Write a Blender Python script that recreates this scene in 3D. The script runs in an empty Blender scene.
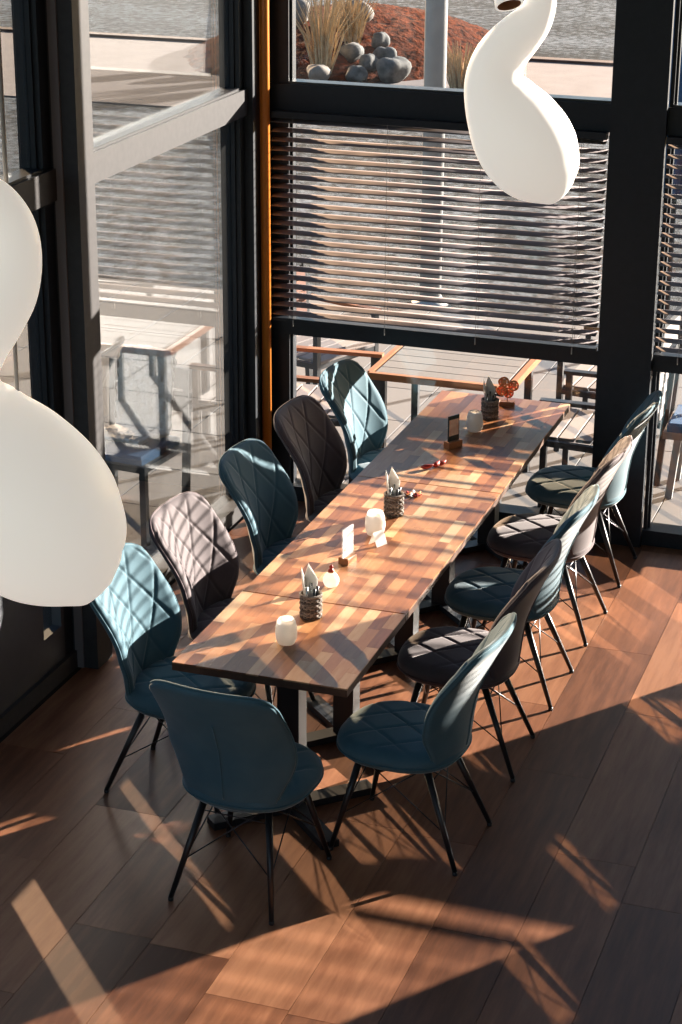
import bpy, math, random
from mathutils import Vector, Matrix
random.seed(7)
sin, cos, pi = math.sin, math.cos, math.pi
R = math.radians
SC = bpy.context.scene
COL = SC.collection

# ------------------------------------------------------------------ camera
CAM = (2.8703, -6.4303, 4.0422); FPX = 2041.84; PITCH, YAW, ROLL = .36509, .32936, .00642
fwd = Vector((-sin(YAW)*cos(PITCH), cos(YAW)*cos(PITCH), -sin(PITCH)))
rgt0 = Vector((cos(YAW), sin(YAW), 0)); up0 = rgt0.cross(fwd)
rgt = cos(ROLL)*rgt0 + sin(ROLL)*up0; upv = -sin(ROLL)*rgt0 + cos(ROLL)*up0
cd = bpy.data.cameras.new('camera'); cam = bpy.data.objects.new('camera', cd); COL.objects.link(cam)
cd.sensor_fit = 'VERTICAL'; cd.sensor_height = 36; cd.lens = FPX/1024*36; cd.clip_end = 300; cd.clip_start = .05
m = Matrix((rgt, upv, -fwd)).transposed().to_4x4(); m.translation = Vector(CAM); cam.matrix_world = m
SC.camera = cam

# ------------------------------------------------------------------ light
SUN_AZ, SUN_EL = 36.0, 13.3          # azimuth from +Y towards +X
def sun(name, az, el, strength, col, ang):
    l = bpy.data.lights.new(name, 'SUN'); l.energy = strength; l.color = col; l.angle = R(ang)
    o = bpy.data.objects.new(name, l); COL.objects.link(o)
    d = Vector((sin(R(az))*cos(R(el)), cos(R(az))*cos(R(el)), sin(R(el))))
    o.rotation_euler = d.to_track_quat('Z', 'Y').to_euler(); o.location = d*40
    return o
sun('sun', SUN_AZ, SUN_EL, 27.0, (1, .91, .80), .35)
sun('sun_mirrored_by_glazing', -44, 14.2, 11.5, (1, .69, .42), .6)   # added second sun, standing in for sunlight reflected by the left glass wall
w = bpy.data.worlds.new('sky'); SC.world = w; w.use_nodes = True
nt = w.node_tree; bg = nt.nodes['Background']
sky = nt.nodes.new('ShaderNodeTexSky'); sky.sky_type = 'NISHITA'; sky.sun_disc = False
sky.sun_elevation = R(SUN_EL); sky.sun_rotation = R(SUN_AZ); sky.air_density = 1.0; sky.dust_density = .6; sky.ozone_density = 1.6
nt.links.new(sky.outputs[0], bg.inputs[0]); bg.inputs[1].default_value = .27
SC.view_settings.view_transform = 'Standard'; SC.view_settings.look = 'None'; SC.view_settings.gamma = 1
SC.view_settings.use_curve_mapping = False
SC.view_settings.exposure = .24
SC.cycles.use_denoising = True
SC.cycles.max_bounces = 10; SC.cycles.transparent_max_bounces = 24; SC.cycles.diffuse_bounces = 5; SC.cycles.glossy_bounces = 5
SC.cycles.caustics_reflective = False; SC.cycles.caustics_refractive = False
SC.cycles.sample_clamp_indirect = 8

# ------------------------------------------------------------------ materials
def mat(name, col=(.5, .5, .5), rough=.5, metal=0, spec=.5, **kw):
    M = bpy.data.materials.new(name); M.use_nodes = True
    b = M.node_tree.nodes['Principled BSDF']
    b.inputs['Base Color'].default_value = (*col, 1); b.inputs['Roughness'].default_value = rough
    b.inputs['Metallic'].default_value = metal; b.inputs['Specular IOR Level'].default_value = spec
    for k, v in kw.items():
        b.inputs[k].default_value = v
    return M
def N(M, t, **kw):
    n = M.node_tree.nodes.new('ShaderNode'+t)
    for k, v in kw.items(): setattr(n, k, v)
    return n
def L(M, a, b): M.node_tree.links.new(a, b)
def BS(M): return M.node_tree.nodes['Principled BSDF']
def ramp(M, stops, interp='LINEAR'):
    r = N(M, 'ValToRGB'); e = r.color_ramp.elements; r.color_ramp.interpolation = interp
    while len(e) > 1: e.remove(e[-1])
    e[0].position = stops[0][0]; e[0].color = (*stops[0][1], 1)
    for p, c in stops[1:]:
        x = e.new(p); x.color = (*c, 1)
    return r
def coords(M, scale, rnd=0, kind='Object'):
    tc = N(M, 'TexCoord'); mp = N(M, 'Mapping'); mp.inputs['Scale'].default_value = scale
    L(M, tc.outputs[kind], mp.inputs['Vector'])
    if rnd:
        oi = N(M, 'ObjectInfo'); mm = N(M, 'Math', operation='MULTIPLY'); mm.inputs[1].default_value = rnd
        L(M, oi.outputs['Random'], mm.inputs[0])
        cb = N(M, 'CombineXYZ'); L(M, mm.outputs[0], cb.inputs[0]); L(M, mm.outputs[0], cb.inputs[1])
        L(M, cb.outputs[0], mp.inputs['Location'])
    return mp.outputs[0]
def noise(M, vec, scale, detail=4, rough=.55):
    n = N(M, 'TexNoise'); n.inputs['Scale'].default_value = scale; n.inputs['Detail'].default_value = detail
    n.inputs['Roughness'].default_value = rough
    if vec is not None: L(M, vec, n.inputs['Vector'])
    return n.outputs[0]
def bump(M, h, strength=.2, dist=.01):
    b = N(M, 'Bump'); b.inputs['Strength'].default_value = strength; b.inputs['Distance'].default_value = dist
    L(M, h, b.inputs['Height']); L(M, b.outputs[0], BS(M).inputs['Normal'])
def noisy(name, c0, c1, scale=8, rough=.6, bmp=.2, stretch=(1, 1, 1), detail=5, lo=.35, hi=.65, dist=.01, rnd=0, **kw):
    M = mat(name, c0, rough, **kw); v = coords(M, stretch, rnd)
    n = noise(M, v, scale, detail); r = ramp(M, [(lo, c0), (hi, c1)])
    L(M, n, r.inputs[0]); L(M, r.outputs[0], BS(M).inputs['Base Color'])
    if bmp: bump(M, n, bmp, dist)
    return M
def wood(name, stops, stretch=(9, .9, 9), rnd=40, rough=.4, grain=.35, spec=.5, bmp=.08):
    # per-piece tone from the object's random value, modulated by grain along local Y
    M = mat(name, stops[0][1], rough, spec=spec); v = coords(M, stretch, rnd)
    g = noise(M, v, 3.2, 6, .65); oi = N(M, 'ObjectInfo')
    v2 = coords(M, (1.5, .6, 1.5), rnd); g2 = noise(M, v2, 1.6, 2)
    a = N(M, 'Math', operation='MULTIPLY_ADD'); a.inputs[1].default_value = grain*2; a.inputs[2].default_value = -grain
    L(M, g, a.inputs[0])
    a2 = N(M, 'Math', operation='MULTIPLY_ADD'); a2.inputs[1].default_value = grain; a2.inputs[2].default_value = -grain*.5
    L(M, g2, a2.inputs[0])
    s = N(M, 'Math', operation='ADD'); L(M, a.outputs[0], s.inputs[0]); L(M, a2.outputs[0], s.inputs[1])
    s2 = N(M, 'Math', operation='ADD'); L(M, s.outputs[0], s2.inputs[0]); L(M, oi.outputs['Random'], s2.inputs[1])
    r = ramp(M, stops); L(M, s2.outputs[0], r.inputs[0]); L(M, r.outputs[0], BS(M).inputs['Base Color'])
    if bmp: bump(M, g, bmp, .004)
    return M

FLOORW = wood('floor_oak_stain', [(0, (0.102, 0.03657, 0.01631)), (.5, (0.1975, 0.07558, 0.03494)), (1, (0.3186, 0.1402, 0.06989))], stretch=(7, .7, 7), rough=.45, grain=.75, spec=.3, bmp=.15)
STAVE = wood('butcher_block', [(0, (0.165, 0.0594, 0.0252)), (.3, (0.33, 0.1242, 0.04725)), (.65, (0.473, 0.216, 0.08925)), (1, (0.616, 0.3888, 0.21))], stretch=(20, 2, 20), rough=.33, grain=.28)
EDGEW = noisy('table_edge_wood', (.07, .035, .022), (.12, .06, .035), 20, .5, .1)
TEAK = wood('oiled_teak', [(0, (0.2448, 0.0816, 0.0204)), (1, (0.3128, 0.1156, 0.034))], stretch=(3, 3, 3), rough=.45, grain=.3)
CARDW = wood('card_base_wood', [(0, (.30, .11, .035)), (1, (.42, .18, .07))], rough=.5, grain=.3)
GREYW = wood('weathered_slat', [(0, (0.1768, 0.1496, 0.1428)), (1, (0.2448, 0.2108, 0.1972))], stretch=(3, 3, 3), rough=.7, grain=.3)
PINKW = wood('reflection_red_board', [(0, (0.204, 0.0884, 0.0612)), (1, (0.2448, 0.1156, 0.0816))], stretch=(3, 3, 3), rough=.7, grain=.2)  # pinkish red stands in for an orange reflection on the paving
def velvet(name, c0, c1, sheen, tint):
    M = mat(name, c0, .75, spec=.2); b = BS(M)
    b.inputs['Sheen Weight'].default_value = sheen; b.inputs['Sheen Roughness'].default_value = .35; b.inputs['Sheen Tint'].default_value = (*tint, 1)
    v = coords(M, (1, 1, 1), 5); n = noise(M, v, 7, 4); r = ramp(M, [(.35, c0), (.7, c1)])
    L(M, n, r.inputs[0]); L(M, r.outputs[0], b.inputs['Base Color'])
    n2 = noise(M, v, 260, 2); bump(M, n2, .12, .002)
    return M
TEAL = velvet('teal_velvet', (.056, .128, .168), (.074, .152, .192), .4, (1, .97, .95))
TAUPE = velvet('taupe_velvet', (.094, .075, .080), (.125, .102, .107), .35, (1, .95, .93))
PIPT = velvet('teal_piping', (.05, .12, .155), (.06, .135, .17), .3, (.75, .95, 1))
PIPG = velvet('taupe_piping', (.09, .065, .07), (.11, .08, .085), .3, (1, .9, .9))
STEEL = mat('black_steel', (.012, .013, .016), .35, 0, .5)
WIRE = mat('dark_wire', (.05, .05, .055), .3, .8)
BLACKT = mat('black_table_steel', (.012, .014, .018), .45)
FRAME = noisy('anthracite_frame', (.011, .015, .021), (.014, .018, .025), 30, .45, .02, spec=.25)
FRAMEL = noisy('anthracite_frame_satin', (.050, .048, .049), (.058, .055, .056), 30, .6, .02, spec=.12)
COPPER = wood('lacquered_wood_pole', [(0, (.62, .20, .03)), (1, (.7, .25, .05))], stretch=(6, 6, .6), rough=.3, grain=.25)
SLATM = mat('blind_slat', (.22, .19, .19), .9, spec=.05)
CORD = mat('blind_cord', (.35, .34, .33), .8)
LAMPM = mat('opal_lamp', (.80, .77, .73), .45, 0, .4)
b = BS(LAMPM); b.inputs['Emission Color'].default_value = (1, .92, .82, 1); b.inputs['Emission Strength'].default_value = .45; b.inputs['Subsurface Weight'].default_value = .25; b.inputs['Subsurface Radius'].default_value = (.05, .035, .02)
LAMPIN = mat('copper_lining', (.34, .15, .07), .5, 0)
def thin(name, col, k):
    # thin light-passing sheet: part reflected, part let through
    M = mat(name, col, .85, spec=.2); t = M.node_tree; tl = N(M, 'BsdfTranslucent'); tl.inputs[0].default_value = (*col, 1)
    mx_ = N(M, 'MixShader'); mx_.inputs[0].default_value = k; L(M, BS(M).outputs[0], mx_.inputs[1]); L(M, tl.outputs[0], mx_.inputs[2])
    L(M, mx_.outputs[0], t.nodes['Material Output'].inputs[0]); return M
PORC = thin('frosted_glass', (.9, .88, .85), .6)
PAPER = thin('napkin_paper', (.88, .86, .83), .45)
CUTL = mat('cutlery_steel', (.55, .54, .52), .25, 1)
WICK = noisy('woven_wicker', (.10, .075, .06), (.33, .27, .22), 120, .8, .4, rnd=3)
WICKD = noisy('woven_wicker_dark', (.05, .038, .03), (.14, .11, .09), 120, .8, .4, rnd=3)
RED = noisy('dried_red', (.30, .015, .012), (.5, .05, .02), 60, .45, .3)
ORANGEP = noisy('dried_orange', (.40, .14, .035), (.55, .26, .08), 60, .45, .3, **{'Subsurface Weight': .2})
DARKG = mat('menu_card_dark', (.02, .035, .035), .35)
CARDL = noisy('menu_print', (.72, .62, .52), (.55, .36, .26), 24, .6, 0)
WALLM = noisy('painted_wall', (.06, .054, .05), (.075, .065, .06), 3, .9, .05)
CEILM = noisy('ceiling_paint', (.06, .055, .052), (.075, .067, .063), 3, .9, .05)
CONC = noisy('sun_block_panel', (.05, .055, .065), (.06, .065, .075), 10, .6, .05)
PAVE = wood('terrace_tile', [(0, (0.08568, 0.08221, 0.08463)), (1, (0.1102, 0.1062, 0.1086))], stretch=(2, 2, 2), rough=.75, grain=.35)
FLOORBED = noisy('dark_floor_joint', (.02, .014, .012), (.03, .02, .016), 12, .95, .1)
SUBB = noisy('joint_bed', (.12, .11, .11), (.16, .15, .14), 12, .95, .1)
BLUEF = noisy('blue_canvas', (.02, .07, .16), (.03, .095, .2), 14, .85, .2)
FLEECE = noisy('sheep_fleece', (0.4896, 0.4624, 0.4216), (0.5848, 0.5644, 0.5304), 60, .95, .8)
POLEW = noisy('galvanised_post', (0.2856, 0.2856, 0.2856), (0.34, 0.34, 0.34), 5, .5, .05)
MULCH = noisy('bark_mulch', (.014, .0045, .0025), (.12, .028, .009), 12, .95, .8, detail=8, dist=.05, spec=.05)
STONE = noisy('pale_boulder', (0.102, 0.0884, 0.0782), (0.1768, 0.1564, 0.136), 5, .9, .5, rnd=9)
STONED = noisy('lichen_rock', (0.034, 0.03672, 0.03672), (0.102, 0.102, 0.0986), 9, .9, .6, rnd=9)
STRAW = noisy('dry_grass', (0.306, 0.2142, 0.1122), (0.4488, 0.3366, 0.204), 20, .9, 0)
# frosted lawn
LAWN = mat('frosted_lawn', (.3, .3, .3), .95, spec=.1)
v = coords(LAWN, (1, 1, 1)); n1 = noise(LAWN, v, 7, 10, .85); n2 = noise(LAWN, coords(LAWN, (.22, 1.0, 1)), .42, 3)
mx = N(LAWN, 'Math', operation='MULTIPLY_ADD'); mx.inputs[1].default_value = .55; L(LAWN, n2, mx.inputs[0])
mh = N(LAWN, 'Math', operation='MULTIPLY_ADD'); mh.inputs[1].default_value = 1.6; mh.inputs[2].default_value = -.58; L(LAWN, n1, mh.inputs[0]); L(LAWN, mh.outputs[0], mx.inputs[2])
r = ramp(LAWN, [(.38, (0.01317, 0.01768, 0.02124)), (.46, (0.04529, 0.05482, 0.06375)), (.54, (0.1112, 0.1282, 0.1469)), (.66, (0.1812, 0.2077, 0.2414))]); L(LAWN, mx.outputs[0], r.inputs[0]); L(LAWN, r.outputs[0], BS(LAWN).inputs['Base Color'])
bump(LAWN, n1, .9, .12)
PATH = noisy('sand_path', (0.1163, 0.0918, 0.08721), (0.1408, 0.1163, 0.1098), 3, .95, .2)
KERB = noisy('brick_edging', (0.0476, 0.0204, 0.0136), (0.0748, 0.0374, 0.0272), 6, .9, .3)
def glass(name, refl, dirt, tint=(1, 1, 1)):
    # clear pane: transparent, mirrored by Fresnel plus coating, with a film of dust
    M = bpy.data.materials.new(name); M.use_nodes = True; t = M.node_tree; t.nodes.clear()
    out = N(M, 'OutputMaterial'); tr = N(M, 'BsdfTransparent'); gl = N(M, 'BsdfGlossy'); df = N(M, 'BsdfDiffuse')
    tr.inputs[0].default_value = (*tint, 1); gl.inputs['Roughness'].default_value = .0; gl.inputs[0].default_value = (.95, .95, .95, 1)
    df.inputs[0].default_value = (.7, .69, .67, 1)
    lw = N(M, 'LayerWeight'); pw = N(M, 'Math', operation='POWER'); pw.inputs[1].default_value = 5; L(M, lw.outputs['Facing'], pw.inputs[0])   # Schlick, same from both sides
    ma = N(M, 'Math', operation='MULTIPLY_ADD', use_clamp=True); ma.inputs[1].default_value = .95; ma.inputs[2].default_value = .04+refl
    L(M, pw.outputs[0], ma.inputs[0])
    m1 = N(M, 'MixShader'); L(M, ma.outputs[0], m1.inputs[0]); L(M, tr.outputs[0], m1.inputs[1]); L(M, gl.outputs[0], m1.inputs[2])
    nz = noise(M, coords(M, (1, 1, .6)), 2.2, 6, .7)
    dm = N(M, 'Math', operation='MULTIPLY'); dm.inputs[1].default_value = dirt*2; L(M, nz, dm.inputs[0])
    m2 = N(M, 'MixShader'); L(M, dm.outputs[0], m2.inputs[0]); L(M, m1.outputs[0], m2.inputs[1]); L(M, df.outputs[0], m2.inputs[2])
    L(M, m2.outputs[0], out.inputs[0])
    return M
GLASSB = glass('window_glass', .0, .002)
GLASSL = glass('coated_window_glass', .08, .008, (.80, .82, .83))
def acrylic():
    M = bpy.data.materials.new('clear_acrylic'); M.use_nodes = True; t = M.node_tree; t.nodes.clear()
    out = N(M, 'OutputMaterial'); tr = N(M, 'BsdfTransparent'); gl = N(M, 'BsdfGlossy'); df = N(M, 'BsdfDiffuse')
    tr.inputs[0].default_value = (.93, .95, .95, 1); gl.inputs['Roughness'].default_value = .08; df.inputs[0].default_value = (.85, .85, .85, 1)
    m1 = N(M, 'MixShader'); m1.inputs[0].default_value = .12; L(M, tr.outputs[0], m1.inputs[1]); L(M, gl.outputs[0], m1.inputs[2])
    m2 = N(M, 'MixShader'); m2.inputs[0].default_value = .3; L(M, m1.outputs[0], m2.inputs[1]); L(M, df.outputs[0], m2.inputs[2])
    L(M, m2.outputs[0], out.inputs[0]); return M
ACRYL = acrylic()

# ------------------------------------------------------------------ mesh helpers
class MB:
    def __init__(s): s.v = []; s.f = []
    def add(s, vs, fs):
        o = len(s.v); s.v += [tuple(p) for p in vs]; s.f += [tuple(i+o for i in f) for f in fs]; return s
    def box(s, x0, x1, y0, y1, z0, z1, bev=0):
        if not bev:
            vs = [(x, y, z) for z in (z0, z1) for y in (y0, y1) for x in (x0, x1)]
            return s.add(vs, [(0, 2, 3, 1), (4, 5, 7, 6), (0, 1, 5, 4), (2, 6, 7, 3), (0, 4, 6, 2), (1, 3, 7, 5)])
        b = bev   # chamfered top edges only
        vs = [(x0, y0, z0), (x1, y0, z0), (x1, y1, z0), (x0, y1, z0), (x0, y0, z1-b), (x1, y0, z1-b), (x1, y1, z1-b), (x0, y1, z1-b),
              (x0+b, y0+b, z1), (x1-b, y0+b, z1), (x1-b, y1-b, z1), (x0+b, y1-b, z1)]
        fs = [(3, 2, 1, 0), (8, 9, 10, 11)]
        for k in range(4):
            j = (k+1) % 4; fs += [(k, j, j+4, k+4), (k+4, j+4, j+8, k+8)]
        return s.add(vs, fs)
    def bar(s, a, b, w, h, up=(0, 0, 1)):
        a = Vector(a); b = Vector(b); d = (b-a).normalized(); u = Vector(up)
        if abs(d.dot(u)) > .95: u = Vector((0, 1, 0))
        x = d.cross(u).normalized()*w/2; y = x.cross(d).normalized()*h/2
        vs = [p+i*x+j*y for p in (a, b) for i, j in ((-1, -1), (1, -1), (1, 1), (-1, 1))]
        return s.add(vs, [(3, 2, 1, 0), (4, 5, 6, 7)]+[(k, (k+1) % 4, (k+1) % 4+4, k+4) for k in range(4)])
    def tube(s, pts, rad, n=10, closed=False):
        pts = [Vector(p) for p in pts]; K = len(pts)
        if not hasattr(rad, '__len__'): rad = [rad]*K
        ref = None; vs = []; fs = []
        for i, p in enumerate(pts):
            if closed: d = pts[(i+1) % K]-pts[i-1]
            else: d = pts[min(i+1, K-1)]-pts[max(i-1, 0)]
            d.normalize()
            if ref is None:
                ref = Vector((0, 0, 1)) if abs(d.z) < .9 else Vector((1, 0, 0))
            x = (ref-d*ref.dot(d)).normalized(); ref = x; y = d.cross(x)
            for k in range(n):
                a = 2*pi*k/n; vs.append(p+(x*cos(a)+y*sin(a))*rad[i])
        for i in range(K if closed else K-1):
            j = (i+1) % K
            for k in range(n):
                l = (k+1) % n; fs.append((i*n+k, i*n+l, j*n+l, j*n+k))
        if not closed: fs += [tuple(range(n-1, -1, -1)), tuple(range((K-1)*n, K*n))]
        return s.add(vs, fs)
    def lathe(s, prof, n=24, c=(0, 0, 0)):
        vs = []; fs = []; K = len(prof)
        for r_, z in prof:
            for k in range(n):
                a = 2*pi*k/n; vs.append((c[0]+r_*cos(a), c[1]+r_*sin(a), c[2]+z))
        for i in range(K-1):
            for k in range(n):
                l = (k+1) % n; fs.append((i*n+k, i*n+l, (i+1)*n+l, (i+1)*n+k))
        fs += [tuple(range(n-1, -1, -1)), tuple(range((K-1)*n, K*n))]
        return s.add(vs, fs)
    def grid(s, fn, nu, nv, wrapu=False):
        vs = [fn(i/(nu if wrapu else nu-1), j/(nv-1)) for j in range(nv) for i in range(nu)]
        fs = []
        for j in range(nv-1):
            for i in range(nu if wrapu else nu-1):
                k = (i+1) % nu; fs.append((j*nu+i, j*nu+k, (j+1)*nu+k, (j+1)*nu+i))
        return s.add(vs, fs)
    def mesh(s, name, smooth=False):
        me = bpy.data.meshes.new(name); me.from_pydata(s.v, [], s.f); me.update()
        if smooth: me.polygons.foreach_set('use_smooth', [True]*len(me.polygons))
        return me
    def build(s, name, material, parent=None, smooth=False, loc=None):
        me = s.mesh(name, smooth); me.materials.append(material)
        return link(name, me, parent, loc)
def link(name, me, parent=None, loc=None):
    o = bpy.data.objects.new(name, me); COL.objects.link(o)
    if parent: o.parent = parent
    if loc: o.location = loc
    return o
def recalc(me):
    import bmesh
    b = bmesh.new(); b.from_mesh(me); bmesh.ops.recalc_face_normals(b, faces=b.faces); b.to_mesh(me); b.free()
def tag(o, label, cat, group=None, kind=None):
    o['label'] = label; o['category'] = cat
    if group: o['group'] = group
    if kind: o['kind'] = kind
    return o
def empty(name, loc=(0, 0, 0), rz=0):
    o = bpy.data.objects.new(name, None); COL.objects.link(o); o.location = loc; o.rotation_euler = (0, 0, rz); o.empty_display_size = .1
    return o
def copy_tree(o, parent=None):
    c = o.copy(); COL.objects.link(c)
    if parent: c.parent = parent
    for ch in list(o.children): copy_tree(ch, c)
    return c
def B(x0, x1, y0, y1, z0, z1, bev=0): return MB().box(x0, x1, y0, y1, z0, z1, bev)
def ss(a, b, x):
    t = max(0, min(1, (x-a)/(b-a))); return t*t*(3-2*t)

# ------------------------------------------------------------------ room shell
XL, XR, YF, YB, ZC = -1.04, 8.0, -9.0, 3.66, 5.4
fl = tag(B(XL-.25, XR, YF, YB+.25, -.2, -.012).build('floor', FLOORBED), 'brown wood-look plank floor of the dining room', 'floor', kind='structure')
pm = MB().box(.001, .306, .001, 1.289, -.012, 0).mesh('plank'); pm.materials.append(FLOORW)
def clipped_plank(x0, x1, y0, y1):
    x1 = min(x1, XR); y0 = max(y0, YF); y1 = min(y1, YB+.02); x0 = max(x0, XL-.02)
    return x0, x1, y0, y1
ncol = 0; x = 1.13-.307*8
while x < XR-.05:
    off = {0: 1.0, 1: .37, 2: .10, -1: .32, -2: -.95, -3: -.73}.get(round((x-1.13)/.307), (ncol*.47) % 1.29)
    off = off % 1.29
    y = off-1.29*8
    while y < YB:
        x0, x1, y0, y1 = clipped_plank(x, x+.307, y, y+1.29)
        if y1-y0 > .05 and x1-x0 > .05:
            if y1-y0 > 1.28 and x1-x0 > .3: link('plank', pm, fl, (x, y, 0))
            else: B(.001, x1-x0-.001, .001, y1-y0-.001, -.012, 0).build('plank', FLOORW, fl, loc=(x0, y0, 0))
        y += 1.29
    x += .307; ncol += 1
tag(B(XL-.3, XR+.2, YF-.2, YB+.35, ZC, ZC+.2).build('ceiling', CEILM), 'flat ceiling high over the dining room', 'ceiling', kind='structure')
tag(B(XR, XR+.2, YF-.2, YB+.35, -.2, ZC).build('wall_right', WALLM), 'solid plastered wall on the right side', 'wall', kind='structure')
wf = tag(B(XL-.3, XR, YF-.2, YF, -.2, .9).build('wall_front', WALLM), 'plastered wall behind the viewer, with broad windows added for fill light', 'wall', kind='structure')
B(XL-.3, XR, YF-.2, YF, 4.6, ZC).build('lintel', WALLM, wf)
for q in (XL-.3, 2.1, 4.9, 7.5): B(q, q+.5, YF-.2, YF, .9, 4.6).build('pier', WALLM, wf)

RAILS = ((.0, .085), (.965, 1.045), (2.18, 2.32), (5.2, 5.4))
RAILSL = ((.0, .085), (2.18, 2.315), (5.2, 5.4))
def window_bay(n, axis, a0, a1, jl, jr, glassm, label, sun_block=0, mid=None, rm=None, RAILS=RAILS, slots=None):
    """axis 0: along X in the back wall, axis 1: along Y in the left wall; jl / jr: widths of the two jambs"""
    root = tag(empty('window_%d' % n), label, 'window', kind='structure')
    rm = rm or FRAME
    def blk(name, s0, s1, z0, z1, d0, d1, M):
        if axis == 0: return B(s0, s1, YB+d0, YB+d1, z0, z1).build(name, M, root)
        return B(XL-d1, XL-d0, s0, s1, z0, z1).build(name, M, root)
    for i, (z0, z1) in enumerate(RAILS):
        blk('rail', a0, a1, z0, z1, 0 if i else -.0, .13, rm)
        if z0 == 2.18: blk('rail_bead', a0+jl, a1-jr, z1, z1+.012, .02, .11, STEEL)
    for z0, z1 in zip([r_[1] for r_ in RAILS[:-1]], [r_[0] for r_ in RAILS[1:]]):
        blk('jamb', a0, a0+jl, z0, z1, .02, .13, FRAME); blk('jamb', a1-jr, a1, z0, z1, .02, .13, FRAME)
        blk('pane', a0+jl, a1-jr, z0, z1, .07, .078, glassm)
        for q in (a0+jl, a1-jr-.012):
            blk('gasket', q, q+.012, z0, z1, .045, .068, FRAME)
    if sun_block: blk('sun_block_panel', a0+jl, a1-jr, RAILS[0][1], sun_block, .02, .066, CONC)  # added panel that blocks the low sun in this bay
    for q in slots or (): blk('sun_block_panel', q[0], q[1], q[2], q[3], .02, .066, CONC)  # added blocking panels, gaps left to shape sun bands on the floor
    for q in mid or (): blk('mullion', q[0], q[1], RAILS[0][1], RAILS[-1][0], .012, .14, FRAME)
    return root
window_bay(1, 0, -1.0, .835, .11, .001, GLASSB, 'tall back window behind the dining table with a blind across its middle pane')
window_bay(2, 0, 1.115, 2.95, .02, .06, GLASSB, 'tall back window at the right edge of the photo beside the broad post')
window_bay(3, 0, 3.6, 4.5, .04, .04, GLASSB, 'unseen back window beyond the right edge, placed to throw sun patches on the floor', sun_block=1.12)  # unseen bay with its blocking panel, shaped for the floor sun patches
window_bay(4, 0, 5.0, 7.6, .06, .06, GLASSB, sun_block=2.18, label= 'unseen farthest back window to the right, shaped to let sun reach the lamp')  # unseen bay, blocked low down, upper part lets sun onto the lamp
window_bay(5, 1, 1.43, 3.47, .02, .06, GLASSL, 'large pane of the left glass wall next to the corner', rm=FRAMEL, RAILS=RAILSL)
window_bay(6, 1, -.5, 1.27, .06, .08, GLASSL, 'left glass wall pane partly hidden behind the near lamp', slots=((-.44, .05, .085, 1.15), (.05, .28, .085, .25), (.05, .28, .52, 1.15), (.28, .99, .085, 1.15), (.99, 1.16, .085, .25), (.99, 1.16, .56, 1.15), (1.16, 1.19, .085, 1.15)), rm=FRAMEL, RAILS=RAILSL)  # panel layout added to cut the low sun into floor bands
window_bay(7, 1, -2.6, -.75, .06, .06, GLASSL, 'left glass wall pane outside the frame', sun_block=1.15, rm=FRAMEL, RAILS=RAILSL)
window_bay(8, 1, -8.8, -2.85, .06, .06, GLASSL, 'left glass wall behind the viewer', sun_block=1.15, mid=((-4.6, -4.4), (-6.6, -6.4)), rm=FRAMEL, RAILS=RAILSL)
for k_, (q0, q1) in enumerate(((XL+.2, 2.1), (2.6, 4.9), (5.4, 7.5))):  # unseen windows added so skylight fills the room from behind
    wr = tag(empty('window_%d' % (9+k_)), 'unseen broad window added for fill light behind the viewer, number %s from the left' % ('one', 'two', 'three')[k_], 'window', kind='structure')
    B(q0, q1, YF-.1, YF-.092, .9, 4.6).build('pane', GLASSB, wr); B(q0, q1, YF-.13, YF-.06, 2.7, 2.78).build('rail', FRAME, wr)
def trim(n, x0, x1, y0, y1, label, M=FRAME):
    return tag(B(x0, x1, y0, y1, 0, ZC).build('trim_%d' % n, M), label, 'post', kind='structure')
trim(1, .835, 1.115, 3.615, 3.66, 'broad dark post between the two back windows, right of the table')
trim(2, 2.95, 3.6, 3.615, 3.77, 'unseen broad dark wall pier beyond the right edge, placed to shade the near table')  # out of view, placed to keep direct sun off the near table
trim(3, 4.5, 5.0, 3.615, 3.77, 'unseen dark wall pier farther right, placed to shape the light on the floor')  # out of view, placed to bound the sunlit floor
trim(4, 7.6, 8.0, 3.615, 4.0, 'dark end post of the back wall')
trim(5, XL-.01, XL+.03, 1.267, 1.275, 'thin pale strip on the left wall post', SLATM)  # narrow strip, paler than the post behind it
trim(6, XL-.13, XL+.10, 1.275, 1.43, 'satin grey post of the left glass wall catching the sun', FRAMEL)
trim(7, XL-.13, XL+.03, 3.47, 3.8, 'dark corner post of the left glass wall')
trim(8, XL-.13, XL+.1, -.75, -.5, 'left wall post beside the near lamp', FRAME)
trim(9, XL-.13, XL+.1, -2.85, -2.6, 'left wall post behind the viewer', FRAME)
trim(10, XL-.13, XL+.1, -9.0, -8.8, 'left wall end post', FRAME)
tag(MB().tube([(-.985, 3.575, 0), (-.985, 3.575, ZC)], .026, 20).build('trim_11', COPPER, smooth=True), 'slim orange lacquered pole standing in the dark window corner', 'pole', kind='structure')

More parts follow.
